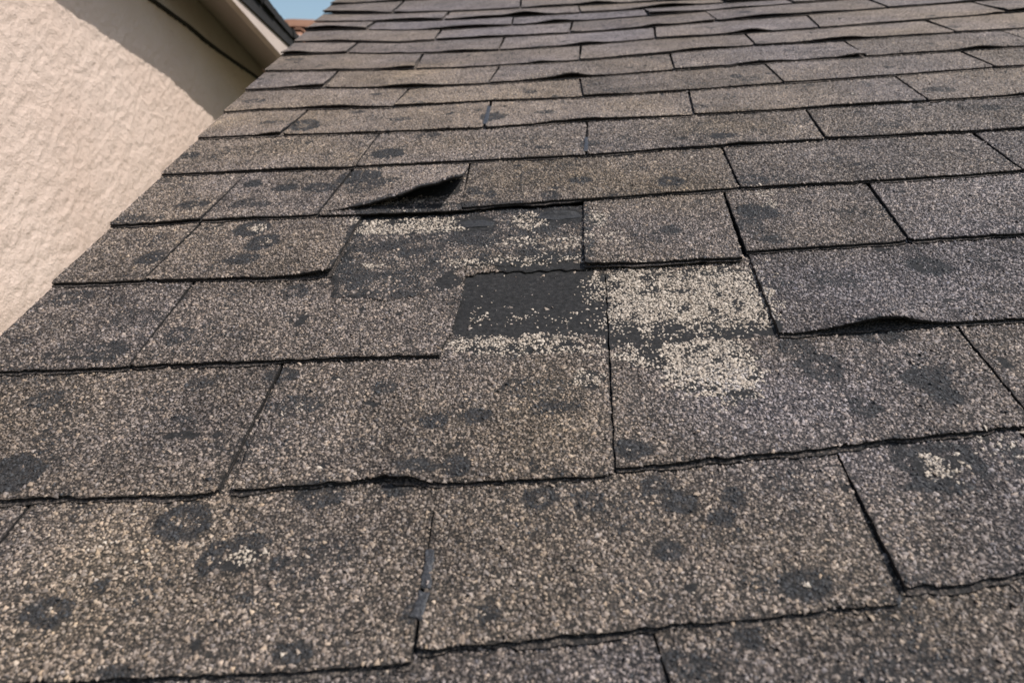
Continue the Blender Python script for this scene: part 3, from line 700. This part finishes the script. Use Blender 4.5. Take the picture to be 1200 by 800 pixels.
# felted deck under the shingles, and a painted board closing the free left edge
va, vb_ = -.33, rows[22][0].v0 + .12
mesh_obj("roof_deck", [(rake_u(v) + .012, v, z) if e == 0 else (U_RIGHT + .25, v, z)
                       for z in (-.012, -.034) for v in (va, vb_) for e in (0, 1)],
         [(0, 1, 3, 2), (4, 6, 7, 5), (0, 4, 5, 1), (2, 3, 7, 6), (0, 2, 6, 4), (1, 5, 7, 3)], M_FELT, roof)
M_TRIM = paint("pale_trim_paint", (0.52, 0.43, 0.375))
mesh_obj("rake_board", [(rake_u(v) + du, v, z) for z in (-.014, -.15) for v in (va, vb_) for du in (.030, .011)],
         [(0, 1, 3, 2), (4, 6, 7, 5), (0, 4, 5, 1), (2, 3, 7, 6), (0, 2, 6, 4), (1, 5, 7, 3)], M_TRIM, roof)

# strips of sealant showing in the open joints, and dabs of roofing tar on the torn tab's head
def surface_z(u, v):
    """highest shingle face at a point"""
    z = -.01
    for r in rows:
        for s in rows[r]:
            if not s.curl and s.inside(np.array([u]), np.array([v]))[0]:
                z = max(z, float(s.z(np.array([u]), np.array([v]))[0]))
    return z
def lumpy(name, outline, thick, mat, lip=None, over=0.0):
    """a thin ragged slab with a domed, lumpy top"""
    o = np.array(outline); c = o.mean(0); n = len(o)
    seat = lambda a, b: max(surface_z(a + d, b) for d in ((-over, over) if over else (0,)))
    vs, fs = [], []
    for k, f in enumerate((1.0, .93, .6, .25)):
        for (a, b) in o:
            p = c + (np.array((a, b)) - c) * f
            h = thick * (0, .62, .9, 1.0)[k] * (.6 + .8 * vnoise(p[0] * 260, p[1] * 260, 3))
            if k == 0: h = -.0004
            if lip is not None and k: h += lip(p[0], p[1])
            vs.append((p[0], p[1], seat(p[0], p[1]) + float(h)))
    m = len(vs); vs.append((c[0], c[1], seat(c[0], c[1]) + thick + (lip(c[0], c[1]) if lip else 0)))
    for k in range(3):
        for i in range(n): fs.append((k * n + i, k * n + (i + 1) % n, (k + 1) * n + (i + 1) % n, (k + 1) * n + i))
    for i in range(n): fs.append((3 * n + i, 3 * n + (i + 1) % n, m))
    return mesh_obj(name, vs, fs, mat, roof)
def ragged(pts, amp, per=7, seed=0):
    out = []
    for (a, b), (c, d) in zip(pts, pts[1:] + pts[:1]):
        for k in range(per):
            f = k / per; q = np.array((a + (c - a) * f, b + (d - b) * f))
            out.append(q + amp * (np.array((vnoise(q[0] * 330, q[1] * 330, 60 + seed), vnoise(q[0] * 330, q[1] * 330, 80 + seed))) - .5))
    return out
for i, q in enumerate(SEALANT):
    lumpy("sealant_strip", ragged(q, .0018, 8, i), .0009, M_SEAL, None, .006)
def blob(u, v, ru, rv, seed):
    return [(u + ru * math.cos(t) * (1 + .3 * (vnoise(3 * math.cos(t) + 9, 3 * math.sin(t) + 9, seed) - .5)),
             v + rv * math.sin(t) * (1 + .3 * (vnoise(3 * math.cos(t) + 5, 3 * math.sin(t) + 5, seed + 5) - .5))) for t in np.linspace(0, math.tau, 29)[:-1]]
lumpy("tar_dab", blob(-.089, .7155, .0235, .0105, 3), .0016, M_TAR)
lumpy("tar_dab", blob(.0075, .728, .028, .010, 8), .0016, M_TAR,
      lambda a, b: .0042 * math.exp(-((b - .7335) / .0035) ** 2) * max(0.0, 1 - ((a - .0075) / .026) ** 2))

# ------------------------------------------------------------------ mineral granules on the nearer tabs
def scatter():
    U, V, Zs, S_, C = [], [], [], [], []
    pitch_ = .00202
    pal_p = np.array([p for p, _ in PALETTE]); pal_c = np.array([c for _, c in PALETTE])
    for r in order:
        if r < -2 or r > 8: continue
        for s in rows[r]:
            vlo, vhi = float(np.min(s.bv)), s.vtop
            n = int((s.u1 - s.u0 + .05) * (vhi - vlo) / pitch_ ** 2)
            u = rng.uniform(s.u0 - .04, s.u1 + .04, n); v = rng.uniform(vlo, vhi, n)
            k = s.inside(u, v, .0004)
            t_ = s.param(u, v); wd = s.u1 - s.u0
            k &= (t_ * wd > .0006) & ((1 - t_) * wd > .0006)
            u, v = u[k], v[k]
            ok, dz = in_view(u, v, np.zeros_like(u), 1.10)
            ok &= rng.random(len(u)) < smooth(1.6, 1.0, dz)
            u, v = u[ok], v[ok]
            cov = np.zeros(len(u), bool)
            for rr in (r + 1, r + 2):
                for q in rows.get(rr, []):
                    if q.curl: continue
                    if q.u1 > s.u0 - .1 and q.u0 < s.u1 + .1: cov |= q.inside(u, v, .003)
            u, v = u[~cov], v[~cov]
            if not len(u): continue
            d, b, p = wear(u, v, s)
            m = len(u)
            ispale = rng.random(m) < np.clip(p * 1.4, 0, .97)
            keep = rng.random(m) < np.where(ispale, .90, (1 - .62 * d) * (1 - .985 * smooth(.25, .7, b)))
            stray = (rng.random(m) < .009) & (b > .5)
            keep |= stray; ispale |= stray
            cp = np.clip(rng.beta(2.1, 2.3, m), 0, 1)
            col = np.stack([np.interp(cp, pal_p, pal_c[:, i]) for i in range(3)], -1)
            col *= 1 + rng.normal(0, .10, (m, 1))
            wc = rng.normal(0, .035, (m, 1)); col *= 1 + wc * np.array([[1.0, .2, -1.2]])
            col *= tone_at(u, v, s.tone, s.hue)
            dk = rng.random(m) < d * 1.1
            g = rng.uniform(.012, .048, m)[:, None] * np.array([.99, .99, 1.03])
            col = np.where(dk[:, None], g, col)
            pt = rng.random(m)[:, None]
            pc = (1 - pt) * np.array([.36, .29, .225]) + pt * np.array([.56, .475, .385])
            col = np.where(ispale[:, None], pc, col)
            z_ = s.z(u, v)
            if s.curl:
                l = s.lift(u, v); v = v + l * .30; u = u - l * .06
            U.append(u[keep]); V.append(v[keep]); Zs.append(z_[keep]); C.append(col[keep])
            S_.append((np.where(ispale, 1.08, np.where(stray, .8, 1.0)))[keep])
    return map(np.concatenate, (U, V, Zs, S_, C))

gu, gv, gz, gs, gc = scatter()
N = len(gu)
size = gs * np.clip(rng.lognormal(math.log(.00116), .32, N), .0005, .0023)      # half length
asp = rng.uniform(.55, .95, N); hgt = size * rng.uniform(.32, .7, N)
yaw = rng.uniform(0, math.tau, N)
tri = np.array([(math.cos(a), math.sin(a)) for a in (0, math.tau / 3, 2 * math.tau / 3)])
lo = np.repeat(tri[None] * 1.12, N, 0) * (1 + rng.normal(0, .20, (N, 3, 1)))
hi = np.repeat(tri[None] * .66, N, 0) * (1 + rng.normal(0, .25, (N, 3, 1))) + rng.normal(0, .12, (N, 1, 2))
ang = rng.uniform(-.3, .9, N)
ca, sa = np.cos(ang), np.sin(ang)
hi = np.stack([hi[..., 0] * ca[:, None] - hi[..., 1] * sa[:, None], hi[..., 0] * sa[:, None] + hi[..., 1] * ca[:, None]], -1)
pts = np.zeros((N, 6, 3))
pts[:, :3, :2] = lo; pts[:, 3:, :2] = hi
pts[..., 1] *= asp[:, None]
pts[..., :2] *= size[:, None, None]
pts[:, :3, 2] = -.15 * hgt[:, None]
tilt = rng.normal(0, .34, (N, 2))
pts[:, 3:, 2] = hgt[:, None] * (.85 + .20 * rng.normal(0, 1, (N, 3)))
pts[..., 2] += pts[..., 0] * tilt[:, 0:1] + pts[..., 1] * tilt[:, 1:2]
cy, sy = np.cos(yaw)[:, None], np.sin(yaw)[:, None]
px = pts[..., 0] * cy - pts[..., 1] * sy; py = pts[..., 0] * sy + pts[..., 1] * cy
pts[..., 0], pts[..., 1] = px + gu[:, None], py + gv[:, None]
pts[..., 2] += gz[:, None]
face = np.array([3, 4, 5, 0, 1, 4, 3, 1, 2, 5, 4, 2, 0, 3, 5])
loops = (face[None] + (np.arange(N) * 6)[:, None]).astype(np.int32)
gm = bpy.data.meshes.new("granules")
gm.vertices.add(N * 6); gm.loops.add(N * 15); gm.polygons.add(N * 4)
gm.vertices.foreach_set("co", pts.astype(np.float32).ravel())
gm.loops.foreach_set("vertex_index", loops.ravel())
gm.polygons.foreach_set("loop_start", ((np.arange(N) * 15)[:, None] + np.array([0, 3, 7, 11])[None]).astype(np.int32).ravel())
gm.update(calc_edges=True)
add_attr(gm, "grain", np.repeat(gc, 6, 0))
gm.materials.append(M_GRAIN)
granules = bpy.data.objects.new("granules", gm)
COL.objects.link(granules); granules.parent = roof
granules['kind'] = 'stuff'


# ------------------------------------------------------------------ wall, eave: a = along the wall, b = to its right, z up, from RAKE_ORIGIN
HD, NR, P0 = np.array(RAKE_DIR), np.array(RAKE_SIDE), np.array(RAKE_ORIGIN)
W_B = -0.5
rotz = math.atan2(HD[1], HD[0])
def frame_empty(name): return empty(name, tuple(P0), (0, 0, rotz))
# local axes: x = a, y = -b (left), z = z
def L3(p): return (p[0], -p[1], p[2])

wall = frame_empty("stucco_wall")
tag(wall, "pink beige textured stucco wall in sun left of the shingle roof", "wall", kind="thing")
na, nz = 580, 280
def line(key, a):
    (a0, b0, z0), (a1, b1, z1) = EAVE[key]
    t = (np.asarray(a, float) - a0) / (a1 - a0)
    return np.stack((t * 0 + a, b0 + (b1 - b0) * t, z0 + (z1 - z0) * t), -1)
aa = np.linspace(.25, 2.9, na); ztop = line('soffit_wall', aa)[:, 2] + .008
A = np.repeat(aa[None], nz, 0)
Zg = -.45 + (ztop[None] + .45) * np.linspace(0, 1, nz)[:, None]
def wall_relief(a, z):
    a = a * 1.35; z = z * 1.35
    q = a * .8 + z * .6; w = z * .8 - a * .6
    w1 = fbm(q * 30 + 2.2 * fbm(a * 34, z * 34, 41), w * 62 + 2 * fbm(a * 30, z * 30, 43), 42, 3)
    w2 = fbm(q * 90, w * 170, 47, 3)
    h = .0019 * smooth(.38, .60, w1) + .0030 * w2 + .0022 * fbm(a * 14, z * 16, 49, 2)
    return h
B = wall_relief(A, Zg)
vs = np.stack([A, -(W_B - .006 + B), Zg], -1).reshape(-1, 3)
fs = [(j * na + i, (j + 1) * na + i, (j + 1) * na + i + 1, j * na + i + 1) for j in range(nz - 1) for i in range(na - 1)]
M_STUCCO = stucco()
mesh_obj("stucco_coat", vs, fs, M_STUCCO, wall, None, True)
def box(a0, a1, b0, b1, z0, z1):
    v = [L3((a, b, z)) for a in (a0, a1) for b in (b0, b1) for z in (z0, z1)]
    return v, [(0, 1, 3, 2), (4, 6, 7, 5), (0, 4, 5, 1), (2, 3, 7, 6), (0, 2, 6, 4), (1, 5, 7, 3)]
tl0, tl1 = line('soffit_wall', -1.0)[2], line('soffit_wall', 3.3)[2]
v = [L3((a, b, z)) for a, zt in ((-1.0, tl0), (3.3, tl1)) for b in (W_B - .22, W_B - .009) for z in (-3.2, zt)]
f = box(0, 1, 0, 1, 0, 1)[1]
mesh_obj("wall_core", v, f, M_STUCCO, wall)

eave = frame_empty("roof_eave")
tag(eave, "shaded roof eave with pale fascia and black shingle edge above the stucco wall", "eave")
AN, AF = .55, 2.62
def loft(name, sections, mat, parent, closed=True):
    n = len(sections[0]); vs = [L3(p) for s in sections for p in s]; fs = []
    for k in range(len(sections) - 1):
        for i in range(n): fs.append((k * n + i, k * n + (i + 1) % n, (k + 1) * n + (i + 1) % n, (k + 1) * n + i))
    fs.append(tuple(range(n))[::-1]); fs.append(tuple((len(sections) - 1) * n + i for i in range(n)))
    return mesh_obj(name, vs, fs, mat, parent)
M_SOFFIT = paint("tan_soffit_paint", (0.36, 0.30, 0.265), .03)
sec = []
for a in np.linspace(AN, AF, 8):
    fb, ft = line('fascia_bottom', a), line('fascia_top', a)
    sec.append([fb, ft, ft + (0, -.022, 0), fb + (0, -.022, 0)])
loft("fascia", sec, M_TRIM, eave)
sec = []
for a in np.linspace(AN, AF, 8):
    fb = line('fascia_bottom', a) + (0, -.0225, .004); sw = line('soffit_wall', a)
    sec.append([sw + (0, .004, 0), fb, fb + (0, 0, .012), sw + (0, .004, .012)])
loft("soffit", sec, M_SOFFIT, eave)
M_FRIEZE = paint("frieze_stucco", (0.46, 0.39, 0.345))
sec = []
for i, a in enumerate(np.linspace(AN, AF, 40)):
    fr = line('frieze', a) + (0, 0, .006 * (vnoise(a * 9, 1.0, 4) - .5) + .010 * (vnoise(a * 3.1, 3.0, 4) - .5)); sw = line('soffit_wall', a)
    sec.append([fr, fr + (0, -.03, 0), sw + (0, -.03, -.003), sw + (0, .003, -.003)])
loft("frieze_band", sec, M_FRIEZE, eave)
sec2 = [[s[0] + (0, .003, .0015), s[0] + (0, .0035, -.0022), s[0] + (0, -.02, -.0022), s[0] + (0, -.02, .0015)] for s in sec]
loft("frieze_dark_strip", sec2, M_EDGE, eave)  # thin dark strip along the bottom of the frieze band
sec = []
for a in np.linspace(AN, AF, 8):
    eb, et = line('edge_bottom', a), line('edge_top', a)
    sec.append([eb + (0, -.012, 0), et + (0, -.012, -.004), et + (0, -.55, .16), eb + (0, -.55, .16)])
loft("eave_deck", sec, M_FELT, eave)
na_ = 34
for i in range(na_):                                   # stepped shingle ends along the eave
    a0 = AN + (AF - AN) * i / na_; a1 = a0 + (AF - AN) / na_ * 1.75
    a1 = min(a1, AF + .02)
    p0 = line('edge_bottom', a0); p1 = line('edge_bottom', a1); q0 = line('edge_top', a0); q1 = line('edge_top', a1)
    j = random.uniform(-.004, .006)
    up = .004 + random.uniform(0, .003)
    s0 = [p0 * .35 + q0 * .65 + (0, j - .002, 0), q0 + (0, j, up), q0 + (0, -.30, .085 + up), p0 * .35 + q0 * .65 + (0, -.30, .08)]
    s1 = [p1 * .35 + q1 * .65 + (0, j - .002, -.004), q1 + (0, j, -.004), q1 + (0, -.30, .081), p1 * .35 + q1 * .65 + (0, -.30, .076)]
    loft("shingle", [s0, s1], M_EDGE, eave)

# ------------------------------------------------------------------ far tiled house and the ground
house = empty("distant_house", (-3.55, 10.6, 0.0), (0, 0, math.radians(12)))
tag(house, "distant house with a terracotta tiled roof behind the eave", "house")
M_CLAY, M_FAR = clay(), paint("far_wall_paint", (0.5, 0.42, 0.35))
RZ, EZ, HW, HL = 5.64, 4.0, 2.3, 3.2
v = [(x, y, z) for x in (-HL, HL) for y in (-HW + .3, HW - .3) for z in (0.0, EZ - .02)]
mesh_obj("wall", v, [(0, 1, 3, 2), (4, 6, 7, 5), (0, 4, 5, 1), (2, 3, 7, 6), (1, 5, 7, 3)], M_FAR, house)
hv, hf = [], []
ntile, nrow = 30, 14
for side in (-1, 1):
    for j in range(nrow):
        for i in range(ntile):
            x0 = -HL - .3 + (2 * HL + .6) * i / ntile; x1 = x0 + (2 * HL + .6) / ntile
            for kx in range(3):
                b = len(hv)
                for xx, f0 in ((x0 + (x1 - x0) * kx / 3, kx / 3), (x0 + (x1 - x0) * (kx + 1) / 3, (kx + 1) / 3)):
                    hump = .07 * math.sin(math.pi * f0)
                    for t, lift in ((j / nrow, .05), ((j + 1.1) / nrow, .0)):
                        yy = side * (HW + .25) * (1 - min(t, 1)); z_ = EZ - .1 + (RZ - EZ + .1) * min(t, 1) + hump + lift
                        hv.append((xx, yy, z_))
                hf.append((b, b + 2, b + 3, b + 1) if side < 0 else (b, b + 1, b + 3, b + 2))
tiles = mesh_obj("roof_tiles", hv, hf, M_CLAY, house); tiles['kind'] = 'stuff'
sec = [[(x, .13, RZ + .02), (x, .07, RZ + .13), (x, -.07, RZ + .13), (x, -.13, RZ + .02)] for x in np.linspace(-HL - .3, HL + .3, 20)]
loft("ridge_cap", [[np.array((p[0], -p[1], p[2] + .015 * (i % 2))) for p in s] for i, s in enumerate(sec)], M_CLAY, house)

g = 400
ground = mesh_obj("ground", [(-g, -g, 0), (g, -g, 0), (g, g, 0), (-g, g, 0)], [(0, 1, 2, 3)], ground_mat())
tag(ground, kind='structure')
